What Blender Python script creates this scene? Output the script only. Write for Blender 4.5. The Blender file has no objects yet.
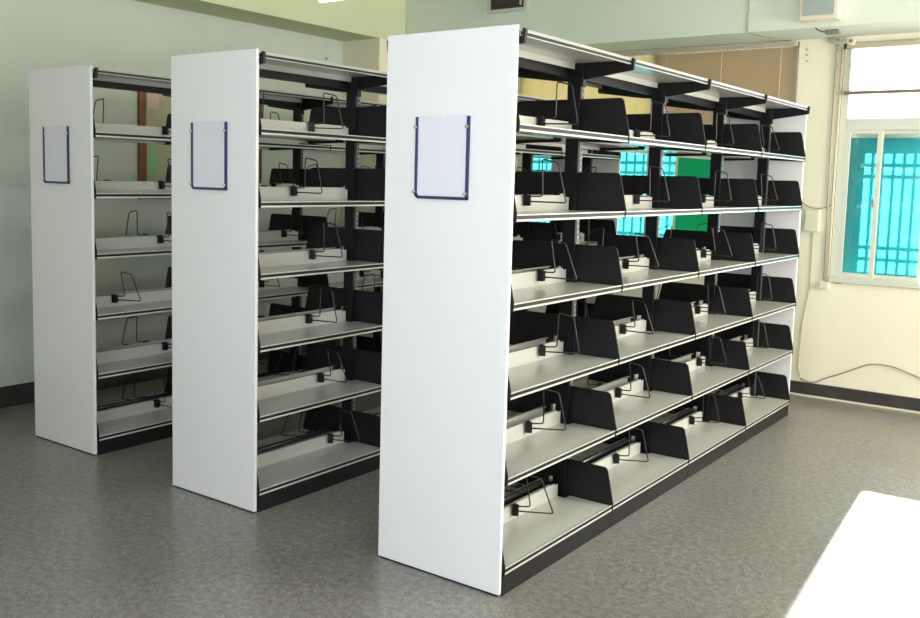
import bpy, bmesh, math, random
from mathutils import Vector, Matrix
C = bpy.context.scene.collection
R = math.radians
random.seed(7)

# ------------------------------------------------------------------ materials
def mat(name, col, rough=.5, metal=0., spec=.5, noise=None, bump=None, transl=None):
    m = bpy.data.materials.new(name); m.use_nodes = True
    nt = m.node_tree; b = nt.nodes['Principled BSDF']
    b.inputs['Base Color'].default_value = (*col, 1)
    b.inputs['Roughness'].default_value = rough
    b.inputs['Metallic'].default_value = metal
    b.inputs['Specular IOR Level'].default_value = spec
    tc = nt.nodes.new('ShaderNodeTexCoord')
    if noise:                       # (scale, other colour, low, high)
        n = nt.nodes.new('ShaderNodeTexNoise'); n.inputs['Scale'].default_value = noise[0]; n.inputs['Detail'].default_value = 5
        r = nt.nodes.new('ShaderNodeValToRGB')
        r.color_ramp.elements[0].position = noise[2]; r.color_ramp.elements[0].color = (*col, 1)
        r.color_ramp.elements[1].position = noise[3]; r.color_ramp.elements[1].color = (*noise[1], 1)
        nt.links.new(tc.outputs['Object'], n.inputs['Vector']); nt.links.new(n.outputs['Fac'], r.inputs['Fac'])
        nt.links.new(r.outputs['Color'], b.inputs['Base Color'])
    if bump:
        n = nt.nodes.new('ShaderNodeTexNoise'); n.inputs['Scale'].default_value = bump[0]; n.inputs['Detail'].default_value = 4
        bp = nt.nodes.new('ShaderNodeBump'); bp.inputs['Strength'].default_value = bump[1]; bp.inputs['Distance'].default_value = .002
        nt.links.new(tc.outputs['Object'], n.inputs['Vector']); nt.links.new(n.outputs['Fac'], bp.inputs['Height'])
        nt.links.new(bp.outputs['Normal'], b.inputs['Normal'])
    if transl:                      # (factor, colour)
        t = nt.nodes.new('ShaderNodeBsdfTranslucent'); t.inputs['Color'].default_value = (*transl[1], 1)
        mx = nt.nodes.new('ShaderNodeMixShader'); mx.inputs[0].default_value = transl[0]
        nt.links.new(b.outputs[0], mx.inputs[1]); nt.links.new(t.outputs[0], mx.inputs[2])
        nt.links.new(mx.outputs[0], nt.nodes['Material Output'].inputs['Surface'])
    return m

def glass_mat():
    m = bpy.data.materials.new('window_glass'); m.use_nodes = True; nt = m.node_tree
    nt.nodes.remove(nt.nodes['Principled BSDF'])
    t = nt.nodes.new('ShaderNodeBsdfTransparent'); g = nt.nodes.new('ShaderNodeBsdfGlossy'); g.inputs['Roughness'].default_value = .03
    f = nt.nodes.new('ShaderNodeFresnel'); f.inputs['IOR'].default_value = 1.45
    mx = nt.nodes.new('ShaderNodeMixShader')
    nt.links.new(f.outputs[0], mx.inputs[0]); nt.links.new(t.outputs[0], mx.inputs[1]); nt.links.new(g.outputs[0], mx.inputs[2])
    nt.links.new(mx.outputs[0], nt.nodes['Material Output'].inputs['Surface'])
    return m

def emit(name, col, s):
    m = bpy.data.materials.new(name); m.use_nodes = True; nt = m.node_tree
    e = nt.nodes.new('ShaderNodeEmission'); e.inputs[0].default_value = (*col, 1); e.inputs[1].default_value = s
    nt.links.new(e.outputs[0], nt.nodes['Material Output'].inputs['Surface']); return m

def slotted_mat():                      # dark slots down a strip whose grey is painted-in window reflection
    m = mat('slotted_strip', (.20, .25, .23), .3); nt = m.node_tree; b = nt.nodes['Principled BSDF']
    tc = nt.nodes.new('ShaderNodeTexCoord'); sx = nt.nodes.new('ShaderNodeSeparateXYZ'); nt.links.new(tc.outputs['Object'], sx.inputs[0])
    def mth(op, a, v):
        n = nt.nodes.new('ShaderNodeMath'); n.operation = op; nt.links.new(a, n.inputs[0])
        if isinstance(v, float): n.inputs[1].default_value = v
        else: nt.links.new(v, n.inputs[1])
        return n.outputs[0]
    a = mth('LESS_THAN', mth('FRACT', mth('DIVIDE', sx.outputs[2], .025), 0.), .72)
    c = mth('LESS_THAN', mth('ABSOLUTE', mth('SUBTRACT', sx.outputs[1], .0082), 0.), .0062)
    k = mth('MULTIPLY', a, c); mx = nt.nodes.new('ShaderNodeMix'); mx.data_type = 'RGBA'
    mx.inputs[6].default_value = (.20, .25, .23, 1); mx.inputs[7].default_value = (.008, .008, .01, 1)
    nt.links.new(k, mx.inputs[0]); nt.links.new(mx.outputs[2], b.inputs['Base Color']); return m

def floor_mat():
    m = mat('terrazzo_floor', (.2, .19, .18), .30)
    nt = m.node_tree; b = nt.nodes['Principled BSDF']; tc = nt.nodes.new('ShaderNodeTexCoord')
    def noise(scale, detail):
        n = nt.nodes.new('ShaderNodeTexNoise'); n.inputs['Scale'].default_value = scale; n.inputs['Detail'].default_value = detail
        nt.links.new(tc.outputs['Object'], n.inputs['Vector']); return n
    def ramp(src, p0, c0, p1, c1):
        r = nt.nodes.new('ShaderNodeValToRGB'); r.color_ramp.elements[0].position = p0; r.color_ramp.elements[1].position = p1
        r.color_ramp.elements[0].color = (*c0, 1); r.color_ramp.elements[1].color = (*c1, 1); nt.links.new(src, r.inputs[0]); return r
    big = ramp(noise(1.3, 4).outputs['Fac'], .3, (.200, .188, .182), .72, (.245, .238, .228))
    fine = ramp(noise(34, 6).outputs['Fac'], .36, (.80, .78, .78), .64, (1.2, 1.22, 1.21))
    v = nt.nodes.new('ShaderNodeTexVoronoi'); v.inputs['Scale'].default_value = 55; nt.links.new(tc.outputs['Object'], v.inputs['Vector'])
    chips = ramp(v.outputs['Distance'], .1, (1.15, 1.15, 1.12), .5, (.92, .92, .92))
    grit = ramp(noise(130, 2).outputs['Fac'], .38, (.78, .76, .75), .62, (1.2, 1.21, 1.2))
    cur = big.outputs[0]
    for o in (fine.outputs[0], chips.outputs[0], grit.outputs[0]):
        mx = nt.nodes.new('ShaderNodeMix'); mx.data_type = 'RGBA'; mx.blend_type = 'MULTIPLY'; mx.inputs[0].default_value = 1
        nt.links.new(cur, mx.inputs[6]); nt.links.new(o, mx.inputs[7]); cur = mx.outputs[2]
    nt.links.new(cur, b.inputs['Base Color'])
    return m

M = dict(
    panel=mat('white_enamel', (.80, .805, .835), .33, bump=(350, .05)),
    shelf=mat('pale_shelf_enamel', (.58, .585, .55), .20),
    edge=mat('glossy_white_edge', (.82, .83, .80), .12),
    black=mat('black_powder_coat', (.009, .008, .011), .42, spec=.28, bump=(500, .06)),
    slot=mat('slot_grey', (.20, .25, .23), .3),
    tube=mat('dark_steel_tube', (.09, .09, .10), .25, metal=.6),
    wire=mat('black_wire', (.012, .012, .014), .3),
    blue=mat('navy_holder', (.028, .038, .13), .35),
    card=mat('pale_lilac_card', (.73, .73, .83), .5),
    chrome=mat('chrome_screw', (.75, .75, .75), .15, metal=1),
    wall=mat('pale_wall_paint', (.88, .83, .67), .75, noise=(1.2, (.84, .79, .63), .4, .75), bump=(90, .15)),
    wleft=mat('grey_green_wall_paint', (.63, .69, .62), .75, noise=(1.2, (.57, .645, .60), .4, .75), bump=(90, .15)),
    beam=mat('pale_green_beam_paint', (.66, .70, .47), .75, noise=(1.5, (.62, .67, .45), .4, .7), bump=(90, .15)),
    backbeam=mat('grey_green_beam_paint', (.70, .77, .69), .75, noise=(1.5, (.65, .73, .66), .4, .7), bump=(90, .15)),
    ceil=mat('ceiling_paint', (.84, .85, .76), .8),
    base=mat('dark_baseboard_paint', (.035, .03, .03), .45, noise=(6, (.06, .05, .045), .4, .8)),
    frame=mat('pale_window_frame', (.62, .64, .56), .4),
    film=mat('turquoise_film', (.02, .40, .41), .35, transl=(.62, (.20, .66, .71))),
    green=mat('green_film', (.01, .55, .25), .4, transl=(.5, (.01, .55, .24))),
    glass=glass_mat(),
    blind=mat('cream_blind', (.74, .68, .44), .5, transl=(.45, (.95, .88, .60))),
    tan=mat('tan_blind', (.52, .43, .30), .5, transl=(.3, (.75, .62, .42))),
    blindw=mat('white_blind', (.80, .78, .72), .5, transl=(.4, (.9, .88, .8))),
    brown=mat('brown_blind_rail', (.20, .14, .09), .5),
    rail=mat('tan_blind_rail', (.50, .44, .32), .5),
    cord=mat('pale_cord', (.75, .72, .6), .6),
    wood=mat('red_brown_wood', (.23, .085, .035), .4, noise=(9, (.16, .055, .025), .4, .7)),
    board=mat('reflection_tinted_board', (.50, .48, .33), .25, noise=(3, (.44, .46, .33), .4, .7)),  # cream board; yellow-green reflection of its glass put into the colour
    paper=mat('pink_paper', (.66, .52, .42), .6), leaf=mat('green_paper', (.30, .55, .26), .6),
    cream=mat('cream_plastic', (.72, .68, .52), .5),
    grille=mat('grey_speaker_cloth', (.36, .42, .42), .8, bump=(300, .4)),
    ventd=mat('dark_vent', (.07, .06, .06), .6), ventf=mat('vent_frame', (.52, .55, .47), .5),
    conduit=mat('cream_conduit', (.50, .44, .33), .5),
    grey=mat('grey_box', (.22, .21, .19), .5),
    cable=mat('grey_cable', (.30, .26, .20), .6),
    concrete=mat('concrete', (.45, .44, .40), .9, noise=(2, (.38, .37, .34), .4, .7)),
    iron=mat('painted_grille', (.30, .32, .30), .5),
    tubel=emit('fluorescent_glow', (.95, 1, .88), 8),
    fix=mat('lamp_housing', (.8, .8, .78), .4),
    floor=floor_mat(), slotted=slotted_mat(),
)

# ------------------------------------------------------------------ helpers
class MB:
    def __init__(s): s.bm = bmesh.new()
    def box(s, x0, x1, y0, y1, z0, z1, bev=0):
        b = bmesh.new()
        vs = [b.verts.new((x, y, z)) for x in (x0, x1) for y in (y0, y1) for z in (z0, z1)]
        for f in ((0,1,3,2),(4,6,7,5),(0,4,5,1),(2,3,7,6),(0,2,6,4),(1,5,7,3)): b.faces.new([vs[i] for i in f])
        if bev: bmesh.ops.bevel(b, geom=list(b.edges), offset=bev, segments=2, affect='EDGES', profile=.6)
        s._merge(b); return s
    def prism(s, pts, axis, a0, a1, bev=0):           # polygon in the two other axes, extruded along axis
        b = bmesh.new()
        def P(u, v, a): return {'y': (u, a, v), 'x': (a, u, v), 'z': (u, v, a)}[axis]
        A = [b.verts.new(P(u, v, a0)) for u, v in pts]; B = [b.verts.new(P(u, v, a1)) for u, v in pts]
        b.faces.new(A); b.faces.new(B[::-1]); n = len(pts)
        for i in range(n): b.faces.new((A[i], B[i], B[(i+1) % n], A[(i+1) % n]))
        s._merge(b); return s
    def tube(s, pts, r, closed=False, seg=8):
        pts = [Vector(p) for p in pts]; b = bmesh.new(); rings = []; n = len(pts); up = None
        for i, p in enumerate(pts):
            if closed: d = (pts[(i+1) % n]-p).normalized() + (p-pts[i-1]).normalized()
            elif i == 0: d = pts[1]-p
            elif i == n-1: d = p-pts[-2]
            else: d = (pts[i+1]-p).normalized() + (p-pts[i-1]).normalized()
            d.normalize()
            if up is None: up = Vector((0, 0, 1)) if abs(d.z) < .9 else Vector((1, 0, 0))
            a = (up - d*up.dot(d)).normalized(); up = a; c = d.cross(a)
            rings.append([b.verts.new(p + a*r*math.cos(2*math.pi*k/seg) + c*r*math.sin(2*math.pi*k/seg)) for k in range(seg)])
        for i in range(n if closed else n-1):
            A, B = rings[i], rings[(i+1) % n]
            for k in range(seg): 
                f = b.faces.new((A[k], A[(k+1) % seg], B[(k+1) % seg], B[k])); f.smooth = True
        if not closed: b.faces.new(rings[0][::-1]); b.faces.new(rings[-1])
        s._merge(b); return s
    def _merge(s, b):
        bmesh.ops.recalc_face_normals(b, faces=b.faces)
        me = bpy.data.meshes.new('t'); b.to_mesh(me); b.free(); s.bm.from_mesh(me); bpy.data.meshes.remove(me)
    def mesh(s, name, m):
        me = bpy.data.meshes.new(name); s.bm.to_mesh(me); s.bm.free(); me.materials.append(m); return me
    def build(s, name, m, parent=None): return put(name, s.mesh(name, m), parent)

def put(name, me, parent=None, loc=(0,0,0), rz=0):
    o = bpy.data.objects.new(name, me); C.objects.link(o); o.location = loc; o.rotation_euler.z = rz
    if parent: o.parent = parent
    return o
def tag(o, label=None, cat=None, group=None, kind=None):
    if label: o['label'] = label
    if cat: o['category'] = cat
    if group: o['group'] = group
    if kind: o['kind'] = kind
    return o
def empty(name, loc, rz=0):
    o = bpy.data.objects.new(name, None); C.objects.link(o); o.location = loc; o.rotation_euler.z = rz; o.empty_display_size = .1; return o
def round_path(pts, r, n=4):                       # round the corners of a polyline
    pts = [Vector(p) for p in pts]; out = [pts[0]]
    for i in range(1, len(pts)-1):
        p = pts[i]; a = (pts[i-1]-p); c = (pts[i+1]-p); ra = min(r, a.length*.45, c.length*.45)
        A = p + a.normalized()*ra; B = p + c.normalized()*ra
        for k in range(n+1):
            t = k/n; out.append(A*(1-t)**2 + p*2*t*(1-t) + B*t*t)
    out.append(pts[-1]); return out

# ------------------------------------------------------------------ the room
XL, YB, YF, XR, ZC = -3.92, 4.25, -3.8, 4.2, 3.15
def struct(name, mb, m, parent=None):
    o = mb.build(name, m, parent)
    if not parent: o['kind'] = 'structure'
    return o
struct('floor', MB().box(XL-.2, XR+.2, YF-.2, YB+.2, -.1, 0), M['floor'])
struct('ceiling', MB().box(XL-.2, XR+.2, YF-.2, YB+.2, ZC, ZC+.15), M['ceil'])
struct('wall_left', MB().box(XL-.2, XL, YF-.2, YB+.2, 0, ZC), M['wleft'])
# back wall with two window openings
W2 = (-2.62, -.268, .95, 2.56); W1 = (.035, 2.3, .85, 2.53)
bw = MB()
xs = [XL, W2[0], W2[1], W1[0], W1[1], XR+.2]
bw.box(xs[0], xs[1], YB, YB+.2, 0, ZC); bw.box(xs[2], xs[3], YB, YB+.2, 0, ZC); bw.box(xs[4], xs[5], YB, YB+.2, 0, ZC)
bw.box(xs[1], xs[2], YB, YB+.2, 0, W2[2]); bw.box(xs[1], xs[2], YB, YB+.2, W2[3], ZC)
bw.box(xs[3], xs[4], YB, YB+.2, 0, W1[2]); bw.box(xs[3], xs[4], YB, YB+.2, W1[3], ZC)
struct('wall_back', bw, M['wall'])
# right wall and front wall (behind the camera), unseen; their window openings are added for fill light
FW = [(.2, 2.1), (2.6, 3.9)]
fw = MB(); x = XL
for a, b in FW:
    fw.box(x, a, YF-.2, YF, 0, ZC); fw.box(a, b, YF-.2, YF, 0, .9); fw.box(a, b, YF-.2, YF, 2.5, ZC); x = b
fw.box(x, XR+.2, YF-.2, YF, 0, ZC); struct('wall_front', fw, M['wall'])
RW = [(-3.0, -1.0), (1.5, 3.9)]
rw = MB(); y = YF
for a, b in RW:
    rw.box(XR, XR+.2, y, a, 0, ZC); rw.box(XR, XR+.2, a, b, 0, .9); rw.box(XR, XR+.2, a, b, 2.5, ZC); y = b
rw.box(XR, XR+.2, y, YB, 0, ZC); struct('wall_right', rw, M['wall'])
n = 3  # unseen windows, added to let fill light in
for a, b in FW:
    f = MB()
    for c in (a, (a+b)/2-.025, b-.05): f.box(c, c+.05, YF-.12, YF-.06, .9, 2.5)
    for z in (.9, 1.95, 2.45): f.box(a, b, YF-.12, YF-.06, z, z+.05)
    o = struct('window_%d' % n, f, M['frame']); n += 1
    MB().box(a+.02, b-.02, YF-.094, YF-.09, .92, 2.48).build('pane', M['glass'], o)
for a, b in RW:
    f = MB()
    for c in (a, (a+b)/2-.025, b-.05): f.box(XR+.06, XR+.12, c, c+.05, .9, 2.5)
    for z in (.9, 1.95, 2.45): f.box(XR+.06, XR+.12, a, b, z, z+.05)
    o = struct('window_%d' % n, f, M['frame']); n += 1
    MB().box(XR+.09, XR+.094, a+.02, b-.02, .92, 2.48).build('pane', M['glass'], o)
# beams and the corner column
struct('trim_1', MB().box(XL, -3.5, YF, 3.75, 2.69, ZC), M['beam'])
struct('trim_2', MB().box(-3.5, XR, 3.75, YB, 2.57, ZC, 0), M['backbeam'])
struct('trim_3', MB().box(XL, -3.5, 3.41, YB, 0, 2.69), M['wall'])
struct('trim_4', MB().box(XL, -3.5, 3.75, YB, 2.69, ZC), M['beam'])
struct('baseboard_back', MB().box(-3.5, XR, YB-.014, YB, 0, .1, .002), M['base'])
struct('baseboard_left', MB().box(XL, XL+.014, YF, 3.41, 0, .135, .002), M['base'])
struct('trim_5', MB().box(-3.5, XR, YB-.022, YB, 0, .012), M['cream'])
# outside: ground and the concrete sunshade over the back windows, unseen, added to shade the upper panes
struct('ground', MB().box(-30, 30, YB+.25, 60, -.7, -.6), M['concrete'])
struct('added_sunshade', MB().box(-4.1, 4.4, YB+.2, YB+1.62, 2.62, 2.74), M['concrete'])

# ------------------------------------------------------------------ windows
def blind(name, x0, x1, z0, z1, y, m, railm, tilt, label, pitch=.0212, w=.026):
    r = empty(name, ((x0+x1)/2, y, z0)); tag(r, label, 'blind')
    L = (x1-x0)/2; H = z1-z0
    MB().box(-L, L, -.016, .016, H-.03, H, .003).build('head_rail', M['rail'], r)
    MB().box(-L, L, -.013, .013, 0, .022, .003).build('bottom_rail', railm, r)
    s = MB(); z = .03
    dy, dz = w/2*math.cos(tilt), w/2*math.sin(tilt)
    while z < H-.035:
        s.prism([(-dy, z-dz-.0004), (dy, z+dz-.0004), (dy, z+dz+.0004), (-dy, z-dz+.0004)], 'x', -L+.004, L-.004); z += pitch
    o = s.build('slats', m, r)
    c = MB()
    for k in (-.8, 0, .8): c.tube([(k*L, -.015, .01), (k*L, -.015, H-.02)], .0022, seg=6)
    c.build('ladder_cord', M['cord'], r)
    return r
# window 1 (right), frames near Y = 4.27
w1 = MB(); Y0, Y1 = YB+.01, YB+.06
w1.box(.04, .085, Y0, Y1+.02, .85, 2.53); w1.box(.085, 2.3, Y0, Y1+.02, 1.925, 2.005, .004); w1.box(.04, 2.3, Y0, Y1+.02, 2.49, 2.53)
w1.box(.04, 2.3, YB-.02, Y1+.02, .85, .893, .006); w1.box(1.6, 1.64, Y0, Y1, .893, 1.925); w1.box(2.26, 2.3, Y0, Y1, .89, 2.5)
w1o = struct('window_1', w1, M['frame'])
s = MB()
def sash(s, a, b, z0, z1, y0, y1, st=.032):
    s.box(a, a+st, y0, y1, z0, z1, .002); s.box(b-st, b, y0, y1, z0, z1, .002)
    s.box(a+st, b-st, y0, y1, z0, z0+.03, .002); s.box(a+st, b-st, y0, y1, z1-.025, z1, .002)
sash(s, .085, .325, .893, 1.925, Y0+.0, Y0+.022); s.build('sash', M['frame'], w1o)
s = MB(); sash(s, .30, .62, .893, 1.925, Y0+.024, Y0+.046, .025); s.build('sash', M['frame'], w1o)
MB().tube([(.292, Y0-.012, 1.39), (.292, Y0-.012, 1.45)], .005).build('sash_latch', M['grey'], w1o)
MB().box(.09, .605, Y0+.034, Y0+.036, .915, 1.90).build('pane', M['glass'], w1o)
MB().box(.085, 2.26, Y0+.034, Y0+.036, 2.005, 2.49).build('pane', M['glass'], w1o)
f = MB().box(.09, .605, Y0+.0375, Y0+.0385, .915, 1.872).build('turquoise_film', M['film'], w1o)
blind('venetian_blind', .06, 2.25, 2.17, 2.515, YB-.02, M['blindw'], M['brown'], R(8), 'white venetian blind with raised slats and brown bottom rail over the right window')
# window 2 (left, behind the bookcases)
w2 = MB()
w2.box(W2[0], W2[0]+.05, Y0, Y1+.02, W2[2], W2[3]); w2.box(W2[1]-.05, W2[1], Y0, Y1+.02, W2[2], W2[3])
w2.box(W2[0]+.05, W2[1]-.05, Y0, Y1+.02, 1.925, 2.005); w2.box(W2[0], W2[1], YB-.02, Y1+.02, W2[2], W2[2]+.045); w2.box(W2[0], W2[1], Y0, Y1+.02, W2[3]-.04, W2[3])
w2.box(-1.395, -1.325, Y0, Y1+.02, .99, 1.925); w2.box(-1.395, -1.325, Y0, Y1+.02, 2.005, 2.52)
w2o = struct('window_2', w2, M['frame'])
for a, b in ((-2.57, -1.97), (-1.98, -1.385), (-1.325, -1.145), (-.86, -.32)):
    s = MB(); sash(s, a, b, .995, 1.925, Y0+.004, Y0+.026, .022); s.build('sash', M['frame'], w2o)
MB().box(-2.57, -.32, Y0+.034, Y0+.036, .995, 1.925).build('pane', M['glass'], w2o)
MB().box(-2.57, -.32, Y0+.034, Y0+.036, 2.005, 2.52).build('pane', M['glass'], w2o)
MB().box(-2.57, -.32, Y0+.0375, Y0+.0385, .995, 1.90).build('turquoise_film', M['film'], w2o)
MB().box(-1.145, -.86, Y0+.006, Y0+.016, .995, 1.925).build('green_panel', M['green'], w2o)
blind('venetian_blind', -2.60, -1.369, 1.97, 2.555, YB-.02, M['blind'], M['rail'], R(62), 'closed cream venetian blind on the left half of the window behind the bookcases')
blind('venetian_blind', -1.366, -.275, 1.97, 2.555, YB-.02, M['tan'], M['rail'], R(62), 'closed tan venetian blind between the cream blind and the pale pier')
# security grilles outside, their shadow falls on the film
def grille(name, x0, x1, z0, z1, y, bars_x, label):
    g = MB(); t = .0105
    g.box(x0, bars_x[0], y, y+.02, z0, z1); g.box(bars_x[-1], x1, y, y+.02, z0, z1)
    g.box(bars_x[0], bars_x[-1], y, y+.02, z0, .98); g.box(bars_x[0], bars_x[-1], y, y+.02, 1.815, z1)
    for x in bars_x[1:-1]: g.box(x-t, x+t, y, y+.02, .98, 1.815)
    for z in (1.730, 1.651, 1.156, 1.074): g.box(bars_x[0], bars_x[-1], y, y+.012, z-.0115, z+.0115)
    o = g.build(name, M['iron']); tag(o, label, 'window grille'); return o
GY = YB+.15
grille('security_grille', .06, 1.0-.4, .90, 1.97, GY, [.205, .257, .320, .3915, .458, .5245, .59], 'barred security grille silhouetted through turquoise film of the right window')
grille('security_grille', -2.6, -.29, .96, 1.97, GY, [-2.50+.0745*i for i in range(0, 29)], 'barred security grille behind film of the window behind the bookcases')

# ------------------------------------------------------------------ bookcases
D, BAY, OFF, NB = .576, .886, .019, 4
LV = [1.714, 1.397, 1.080, .757, .441, .104]
HC = 2.038; F = D/2+.008                       # front edge of a shelf from the centre line
def rr(pts, r):                                 # rounded polygon
    out = []; n = len(pts)
    for i in range(n):
        p = Vector(pts[i]); a = Vector(pts[i-1])-p; c = Vector(pts[(i+1) % n])-p; q = r[i]
        if q == 0: out.append(tuple(p)); continue
        A = p+a.normalized()*q; B = p+c.normalized()*q
        for k in range(5):
            t = k/4; v = A*(1-t)**2 + p*2*t*(1-t) + B*t*t; out.append((v.x, v.y))
    return out
h = BAY/2
# shelf: deck, rear ledge and front lip are one folded sheet
m_ = MB(); e = .004
m_.prism([(.086, -h+e), (F-.002, -h+e), (F-.002, h-e), (.086, h-e), (.086, h-.045), (.045, h-.045), (.045, -h+.045), (.086, -h+.045)], 'z', -.012, -.004)
m_.box(.043, .046, -h+.045, h-.045, -.012, .052); m_.box(.043, .0455, -h+.045, h-.075, .048, .060)
m_.box(.030, .046, -h+.045, h-.10, .057, .060)
m_.box(F-.004, F, -h+e, h-e, -.005, .0, .0008); m_.box(F-.012, F, -h+e, h-e, -.026, -.018, .0008); m_.box(F-.010, F-.004, -h+e, h-e, -.026, -.004)
ME_shelf = m_.mesh('shelf', M['shelf'])
ME_strip = MB().box(F-.006, F-.001, -h+e, h-e, -.018, -.005).mesh('edge_strip', M['black'])
ME_glint = None
pts = rr([(.030, -.022), (F+.002, -.030), (F+.003, .004), (F-.032, .162), (.010, .162), (.002, .152), (.002, .068), (.030, .064)], [0, 0, 0, .018, 0, 0, 0, 0])
ME_plate = MB().prism(pts, 'y', -.0012, .0012).prism([(F-.058, .07), (F-.054, .07), (F-.062, .115), (F-.066, .115)], 'y', -.0026, .0026).mesh('side_plate', M['black'])
ME_kick = MB().box(F-.012, F-.004, -h+.001, h-.001, 0, LV[5]-.026).mesh('kick_plate', M['black'])
# canopy
m_ = MB(); m_.box(.02, F, -h+.002, h-.002, -.008, -.003); m_.box(F-.003, F, -h+.002, h-.002, -.010, .0); m_.box(F-.003, F, -h+.002, h-.002, -.0245, -.0215)
m_.box(F-.014, F-.002, -h+.002, h-.002, -.0245, -.0225); m_.box(F-.010, F-.006, -h+.002, h-.002, -.023, -.003); m_.box(.030, .034, -h+.002, h-.002, -.034, -.006)
ME_canopy = m_.mesh('canopy_sheet', M['shelf'])
ME_cstrip = MB().box(F-.006, F-.0008, -h+.002, h-.002, -.0215, -.010).mesh('edge_strip', M['black'])
m_ = MB(); m_.prism([(.0, -.085), (.05, -.082), (F-.02, -.052), (F+.010, -.048), (F+.014, -.004), (F+.006, .003), (F-.004, -.004), (.0, -.004)], 'y', -.007, .007)
ME_arm = m_.mesh('canopy_arm', M['black'])
m_ = MB(); m_.box(.002, .078, -.016, .016, -.11, -.011, .003)
for bx in (.02, .06):
    for bz in (-.05, -.095): m_.tube([(bx, -.021, bz), (bx, .021, bz)], .005, seg=10)
ME_boss = m_.mesh('arm_bracket', M['black'])
ME_post = MB().box(.003, .068, -.018, .018, 0, HC-.04, .002).mesh('post', M['black'])
ME_slotplate = MB().box(.0675, .0688, -.001, .0175, .03, 1.95).mesh('slotted_face', M['slotted'])
ME_tube = MB().tube([(-.008, -h+.07, .168), (-.008, h-.07, .168)], .0115, seg=14).mesh('cross_tube', M['tube'])
ME_crossbar = MB().box(-.012, .028, -h+.02, h-.02, .105, .150, .002).mesh('cross_bar', M['black'])
ME_rail = MB().box(-.012, .012, -h+.01, h-.01, HC-.068, HC-.010).mesh('top_rail', M['black'])
ME_end = MB().box(-D/2, D/2, 0, .017, .006, 2.05, .0035).mesh('end_panel', M['panel'])
ME_foot = MB().box(-D/2+.01, D/2-.006, .002, .016, 0, .006).mesh('panel_foot', M['black'])
# label holder: U rail, card, four screws. u0,u1 local x, z 1.44..1.74
def holder(root, u0, u1):
    hl = MB(); r_ = .0055
    z0, z1 = 1.440, 1.742
    hl.box(u0-r_, u0+r_, -.010, 0, z0+.012, z1, .0015); hl.box(u1-r_, u1+r_, -.010, 0, z0, z1, .0015)
    hl.prism([(u0-r_, z0+.012), (u0+.008, z0), (u1+r_, z0), (u1+r_, z0+.011), (u0+.012, z0+.011), (u0+r_, z0+.02)], 'y', -.010, 0)
    o = hl.build('label_holder', M['blue'], root); o['label'] = 'navy blue label frame'
    mid = (u0+u1)/2
    cd = MB().prism([(u0+.004, z0+.008), (u1-.004, z0+.008), (u1-.004, z1+.004), (mid+.016, z1+.004), (mid, z1-.010), (mid-.016, z1+.004), (u0+.004, z1+.004)], 'y', -.005, -.002)
    cd.build('card', M['card'], o)
    for ux, uz in ((u0-.004, 1.704), (u1-.003, 1.704), (u0-.006, 1.465), (u1-.004, 1.463)):
        MB().tube([(ux, -.016, uz), (ux, -.001, uz)], .0065, seg=12).build('screw', M['chrome'], o)
def bookcase(x0, y0, u0, u1, label, pdx=0.):
    root = empty('bookcase', (x0-D/2, y0, 0)); tag(root, label, 'bookcase', 'double-sided white bookcases in parallel rows')
    for yy in (0, OFF+NB*BAY+.002):
        put('end_panel', ME_end, root, (0, yy, 0)); 
    put('panel_foot', ME_foot, root); put('panel_foot', ME_foot, root, (0, OFF+NB*BAY+.002, 0))
    holder(root, u0, u1)
    for k in range(NB+1):
        yk = OFF+k*BAY + (.022 if k == 0 else -.022 if k == NB else 0)
        p = put('post', ME_post, root, (pdx, yk, 0)); put('slotted_face', ME_slotplate, p)
        for sd in (0, math.pi):
            ya = OFF+k*BAY + (.009 if k == 0 else -.009 if k == NB else 0)
            put('canopy_arm', ME_arm, root, (0, ya, HC), sd)
        put('arm_bracket', ME_boss, root, (pdx, yk, HC))
    for k in range(NB):
        yc = OFF+(k+.5)*BAY
        put('cross_tube', ME_tube, root, (0, yc, 0)); put('cross_bar', ME_crossbar, root, (0, yc, 0)); put('top_rail', ME_rail, root, (0, yc, 0))
        for sd in (0, math.pi):
            c = put('canopy_sheet', ME_canopy, root, (0, yc, HC), sd); put('edge_strip', ME_cstrip, c)
            put('kick_plate', ME_kick, root, (0, yc, 0), sd)
            for z in LV:
                s_ = put('shelf', ME_shelf, root, (0, yc, z), sd); put('edge_strip', ME_strip, s_)
                for q in (-1, 1): put('side_plate', ME_plate, s_, (0, q*(h-.0025), 0))
    return root
RX = [0, -1.311, -2.592]; RY = [0, .011, .051]
bookcase(RX[0], RY[0], -.420+.288, -.188+.288, 'nearest and largest white double-sided bookcase with black fittings, four bays of empty shelves')
bookcase(RX[1], RY[1], -1.728+1.599, -1.499+1.599, 'middle white double-sided bookcase standing between the other two')
bookcase(RX[2], RY[2], -3.018+2.880, -2.790+2.880, 'farthest white double-sided bookcase nearest the left wall and wood-framed board', -.045)

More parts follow.
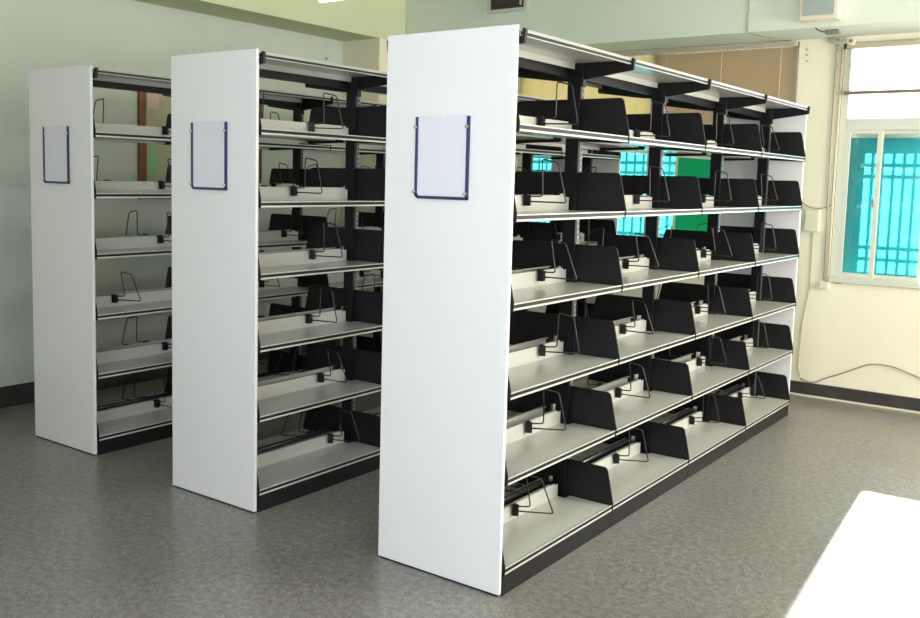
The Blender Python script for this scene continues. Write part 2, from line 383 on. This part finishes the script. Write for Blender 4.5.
# ------------------------------------------------------------------ wire book supports
W = {}
def setw(r, s, vals):
    for i, y in enumerate(vals):
        if y is not None: W[(r, s, i//6, i % 6)] = y
setw(0, 1, [.574, .485, .62, .65, .56, .475, 1.50, 1.53, 1.44, 1.44, 1.42, 1.43, 2.40, 2.42, 2.48, 2.43, 2.50, 2.43, 3.25, 3.27, 3.30, 3.28, 3.27, 3.27])
setw(0, -1, [.40, .52, .60, .45, .537, .70, 1.25, 1.40, 1.55, 1.30, 1.45, 1.75, 2.3, 2.2, 2.4, 2.25, 2.5, 2.6, 3.1, 3.2, 3.0, 3.25, 3.1, 3.2])
setw(1, 1, [.574, .455, .59, .57, .66, .74, 1.4, 1.5, 1.35, 1.45, 1.4, 1.5, 2.3, 2.4, 2.2, 2.4, 2.5, 2.3, 3.2, 3.3, 3.1, 3.2, 3.3, 3.2])
setw(1, -1, [.444, .369, .358, .354, .66, .71, 1.3, 1.4, 1.5, 1.3, 1.4, 1.5, 2.2, 2.3, 2.4, 2.2, 2.3, 2.4, 3.1, 3.2, 3.3, 3.1, 3.2, 3.3])
setw(2, 1, [.638, .611, .60, .289, .63, .57, 1.4, 1.5, 1.6, 1.4, 1.5, 1.3, 2.4, 2.3, 2.2, 2.4, 2.3, 2.4, 3.2, 3.1, 3.2, 3.3, 3.2, 3.1])
setw(2, -1, [.359, .325, .582, 1.0, .581, .553, 1.2, 1.3, 1.4, 1.5, 1.3, 1.4, 2.2, 2.1, 2.3, 2.4, 2.2, 2.3, 3.0, 3.1, 3.2, 3.0, 3.1, 3.2])
HIDDEN = {(0,-1,0,0), (0,-1,0,1), (0,-1,0,3), (0,-1,1,3), (0,-1,3,0), (0,-1,3,3), (0,-1,3,4), (1,-1,1,2), (1,-1,1,5), (1,-1,2,0), (1,-1,2,1), (1,-1,2,2), (1,-1,2,3), (1,-1,2,4), (1,-1,2,5), (1,-1,3,0), (1,-1,3,3), (1,-1,3,4), (1,-1,3,5), (1,1,1,0), (1,1,1,1), (1,1,1,2), (1,1,1,3), (1,1,1,4), (1,1,1,5), (1,1,2,2), (1,1,2,3), (1,1,2,4), (1,1,2,5), (1,1,3,3), (1,1,3,5), (2,-1,0,3), (2,-1,1,0), (2,-1,1,1), (2,-1,1,2), (2,-1,1,3), (2,-1,1,4), (2,-1,1,5), (2,-1,2,0), (2,-1,2,3), (2,-1,2,4), (2,-1,3,0), (2,-1,3,1), (2,-1,3,2), (2,-1,3,3), (2,-1,3,4), (2,-1,3,5), (2,1,2,0), (2,1,2,4), (2,1,3,0), (2,1,3,1), (2,1,3,2), (2,1,3,3), (2,1,3,4), (2,1,3,5)}
def wire_mesh(k):
    lean = (.0, .008, -.010, .015)[k]; top = (.150, .158, .146, .154)[k]
    P = [(0, 0, -.010), (.158, 0, -.012), (.112+lean, 0, top-.010), (.048+lean, 0, top+.004), (.062, 0, .012), (0, 0, .010)]
    return MB().tube(round_path(P, .012), .0030, seg=8).mesh('wire_loop', M['wire'])
ME_wires = [wire_mesh(k) for k in range(4)]
ME_clip = MB().box(-.012, .014, -.014, .014, -.028, .016, .003).box(-.012, .006, -.020, .012, .010, .020, .002).mesh('clip', M['black'])
ROW = ['top', 'second', 'third', 'fourth', 'fifth', 'bottom']; BAYN = ['first', 'second', 'third', 'last']; RN = ['nearest', 'middle', 'farthest']
for (r, s, b, row), y in sorted(W.items()):
    if (r, s, b, row) in HIDDEN: continue
    rnd = random.Random(r*1000+s*100+b*10+row)
    x = RX[r]-D/2 + s*.060; z = LV[row]+.046
    rz = (0 if s == 1 else math.pi) + (R(rnd.uniform(4, 34)) if s == 1 else R(rnd.uniform(8, 42)))
    t = empty('book_support', (x, RY[r]+y, z), rz)
    where = 'front side' if s == 1 else 'rear side'
    tag(t, 'black wire book support on %s shelf, %s bay, %s of the %s bookcase' % (ROW[row], BAYN[b], where, RN[r]), 'book support', 'wire book supports clipped to the shelf ledges')
    put('clip', ME_clip, t, rz=-s*R(20)*0); put('wire_loop', ME_wires[rnd.randrange(4)], t)

# ------------------------------------------------------------------ things on the walls
# wood-framed board on the left wall
bd = empty('notice_board', (XL, 1.29, 1.32)); tag(bd, 'red-brown wood framed notice board with yellowish face on left wall behind farthest bookcase', 'notice board')
Wd, Hd = 1.15, .82
f = MB(); f.box(.002, .030, 0, .055, 0, Hd, .003); f.box(.002, .030, Wd-.055, Wd, 0, Hd, .003); f.box(.002, .028, .055, Wd-.055, 0, .035, .003); f.box(.002, .028, .055, Wd-.055, Hd-.035, Hd, .003)
f.build('frame', M['wood'], bd); MB().box(.004, .014, .05, Wd-.05, .03, Hd-.03).build('board_face', M['board'], bd)
MB().box(.0145, .016, .075, .17, .64, .76).build('paper', M['paper'], bd)
pl = [(.12+.055*math.cos(a)*1.0, .27+.11*math.sin(a)) for a in [2*math.pi*k/20 for k in range(20)]]
MB().prism(pl, 'x', .0145, .016).build('paper', M['leaf'], bd)
# loudspeaker on the back beam
YBm = 3.75
sp = empty('loudspeaker', (.008, YBm, 2.604)); tag(sp, 'cream boxed loudspeaker with grey grille on the beam above the right window', 'loudspeaker')
MB().box(-.122, .122, -.10, 0, 0, .30, .008).build('cabinet', M['cream'], sp)
MB().box(-.098, .098, -.106, -.10, .028, .275, .003).build('grille_cloth', M['grille'], sp)
# vent
vt = empty('wall_vent', (-2.44, YBm, 2.87)); tag(vt, 'dark slatted vent with pale frame high on the back beam', 'vent')
f = MB(); f.box(-.19, -.16, -.02, 0, 0, .24); f.box(.16, .19, -.02, 0, 0, .24); f.box(-.16, .16, -.02, 0, 0, .025); f.box(-.16, .16, -.02, 0, .215, .24)
f.build('frame', M['ventf'], vt); f = MB().box(-.16, .16, -.006, -.001, .025, .215)
for k in range(9): f.prism([(-.018, .03+k*.021), (-.006, .042+k*.021), (-.006, .045+k*.021), (-.018, .033+k*.021)], 'x', -.16, .16)
f.build('louvres', M['ventd'], vt)
MB().box(.125, .145, -.022, -.018, .04, .09).build('knob', M['chrome'], vt)
# conduits, cables, boxes
o = MB().tube([(-.006, YB-.012, 2.56), (-.004, YB-.012, 1.7), (.010, YB-.012, .86)], .008).build('conduit', M['conduit']); tag(o, 'thin cream conduit running down the pier, farther from the right window frame', 'conduit')
o = MB().tube([(.028, YB-.012, 2.50), (.028, YB-.012, 1.5), (.034, YB-.012, .85), (.034, YB-.012, .83)], .007).build('conduit', M['conduit']); tag(o, 'thin cream conduit running down tight beside the right window frame', 'conduit')
o = MB().box(-.018, .045, YB-.035, YB, .80, .85, .004).box(-.03, -.016, YB-.03, YB-.008, .805, .83, .003).build('junction_box', M['cream']); tag(o, 'small cream junction box at the foot of the window conduits', 'junction box')
o = MB().box(-.145, -.045, YB-.045, YB, 1.205, 1.36, .006).build('switch_box', M['cream']); tag(o, 'cream rectangular switch box on the pier beside the right window', 'switch box')
o = MB().tube(round_path([(-.19, YB-.01, 1.42), (-.12, YB-.012, 1.372), (-.04, YB-.012, 1.37), (.02, YB-.01, 1.39), (.03, YB-.01, 1.43)], .03), .0035).build('cable', M['cable']); tag(o, 'short dark cable looping over the cream switch box', 'cable')
o = MB().tube([(-.09, YB-.006, 1.20), (-.088, YB-.006, .8), (-.128, YB-.006, .5), (-.135, YB-.006, .2), (-.115, YB-.006, .135)]
              , .003).build('cable', M['conduit']); tag(o, 'thin cable dropping from the switch box to the baseboard', 'cable')
o = MB().tube(round_path([(-.112, YB-.008, .125), (-.06, YB-.010, .107), (-.01, YB-.010, .108), (.07, YB-.012, .155), (.16, YB-.012, .195), (.28, YB-.012, .26), (.34, YB-.012, .292), (.41, YB-.012, .303), (.50, YB-.012, .298), (.58, YB-.012, .275), (.70, YB-.012, .235), (.95, YB-.012, .19), (1.6, YB-.012, .13)], .06), .0042).build('cable', M['cable']); tag(o, 'loose grey cable arching along the wall above the baseboard', 'cable')
o = MB().tube(round_path([(.05, YB-.010, .86), (.09, YB-.02, .84), (.13, YB-.02, .85)], .02), .003).build('cable', M['grey']); tag(o, 'short black cable stub under the corner of the right window', 'cable')
cm = empty('pipe_fitting', (.0, YB, 2.50)); tag(cm, 'white pipe fitting with round dark opening at top corner of right window', 'pipe fitting')
MB().tube([(-.06, -.02, .055), (0, -.02, .03), (.04, -.03, .03), (.10, -.05, .035)], .014, seg=12).build('pipe', M['cream'], cm)
MB().tube([(.095, -.075, .03), (.095, -.015, .03)], .026, seg=16).build('cap', M['cream'], cm); MB().tube([(.095, -.078, .03), (.095, -.0745, .03)], .012, seg=14).build('opening', M['grey'], cm)
br = empty('cable_bracket', (.03, 3.90, 2.57)); tag(br, 'small grey bracket with black lead under the beam below the loudspeaker', 'bracket')
MB().box(-.03, .055, -.03, .03, -.028, 0, .002).build('box', M['grey'], br)
MB().tube(round_path([(-.06, -.15, .0), (-.055, -.13, -.012), (-.035, -.08, -.02), (-.03, -.02, -.015)], .02), .004).build('lead', M['wire'], br)
o = MB().tube([(-.478, YBm-.006, 2.575), (-.478, YBm-.006, ZC)], .005).build('conduit', M['conduit']); tag(o, 'thin vertical conduit on the beam face left of the loudspeaker', 'conduit')
o = MB().tube([(-.478, YBm+.003, 2.566), (-.44, 3.95, 2.566), (-.33, 4.24, 2.566)], .0025).build('cable', M['cable']); tag(o, 'thin cable crossing the beam underside towards the tan blind', 'cable')
sc = 0
for zz in (2.50, 2.46, 2.42):
    o = MB().tube([(-.215+.004*sc, YB-.006, zz), (-.215+.004*sc, YB, zz)], .006, seg=8).build('wall_plug', M['grey']); sc += 1
    tag(o, 'small dark screw plug in the pier beside the tan blind, %s of three' % ('top', 'middle', 'lowest')[sc-1], 'wall plug', 'screw plugs beside the blind')
o = MB().tube([(XL+.0, 3.20, 2.52), (XL+.012, 3.20, 2.52)], .010, seg=8).build('wall_hook', M['cable']); tag(o, 'small brown nail head high on the left wall near the corner', 'nail')
# fluorescent lamp, runs along X
fl = empty('ceiling_lamp', (-3.03+.62, 2.17, 2.745)); tag(fl, 'white fluorescent ceiling lamp glowing above the far bookcases', 'ceiling lamp')
MB().tube([(-.60, 0, .012), (.60, 0, .012)], .016, seg=14).build('tube', M['tubel'], fl)
MB().prism([(-.05, .03), (.05, .03), (.03, .07), (-.03, .07)], 'x', -.61, .61).build('housing', M['fix'], fl)
for xx in (-.4, .4): MB().tube([(xx, 0, .07), (xx, 0, ZC-2.745)], .006).build('rod', M['fix'], fl)

# ------------------------------------------------------------------ light
w = bpy.data.worlds.new('World'); bpy.context.scene.world = w; w.use_nodes = True
w.node_tree.nodes['Background'].inputs[0].default_value = (.86, .93, 1, 1); w.node_tree.nodes['Background'].inputs[1].default_value = 4.2
sun = bpy.data.lights.new('sun', 'SUN'); sun.energy = 46; sun.angle = R(1.2); sun.color = (1, .95, .86)
so = bpy.data.objects.new('sun', sun); C.objects.link(so)
az, el = math.atan2(.075, 1), R(23.3)
d = Vector((math.sin(az)*math.cos(el), -math.cos(az)*math.cos(el), -math.sin(el))); so.rotation_euler = d.to_track_quat('-Z', 'Y').to_euler()
def area(name, loc, rot, sx, sy, e, col):
    a = bpy.data.lights.new(name, 'AREA'); a.shape = 'RECTANGLE'; a.size = sx; a.size_y = sy; a.energy = e; a.color = col
    o = bpy.data.objects.new(name, a); C.objects.link(o); o.location = loc; o.rotation_euler = rot; return o
area('fill_front', (1.15, YF-.04, 1.7), (R(90), 0, 0), 1.85, 1.55, 74, (.78, .88, 1))  # added fill lamp behind the camera, brightens the end panels
area('fill_right', (XR+.04, 2.7, 1.7), (R(90), 0, R(90)), 2.3, 1.55, 185, (1, .93, .78))  # added fill lamp on the unseen right side, warms the back wall
area('fill_right', (XR+.04, -2.0, 1.7), (R(90), 0, R(90)), 1.9, 1.55, 25, (1, .97, .92))  # weaker added fill lamp on the unseen right side

# ------------------------------------------------------------------ camera
cam = bpy.data.cameras.new('camera'); co = bpy.data.objects.new('camera', cam); C.objects.link(co)
cam.sensor_width = 36; cam.lens = 935.684*36/920; cam.shift_x = (460-437.154)/920; cam.shift_y = -(309-272.998)/920
co.location = (1.74418, -2.78948, 1.51524); co.rotation_euler = (1.47034, -.02465, .63841)
bpy.context.scene.camera = co
vs = bpy.context.scene.view_settings; vs.view_transform = 'Standard'; vs.look = 'None'; vs.gamma = 1; vs.exposure = .1; vs.use_curve_mapping = False
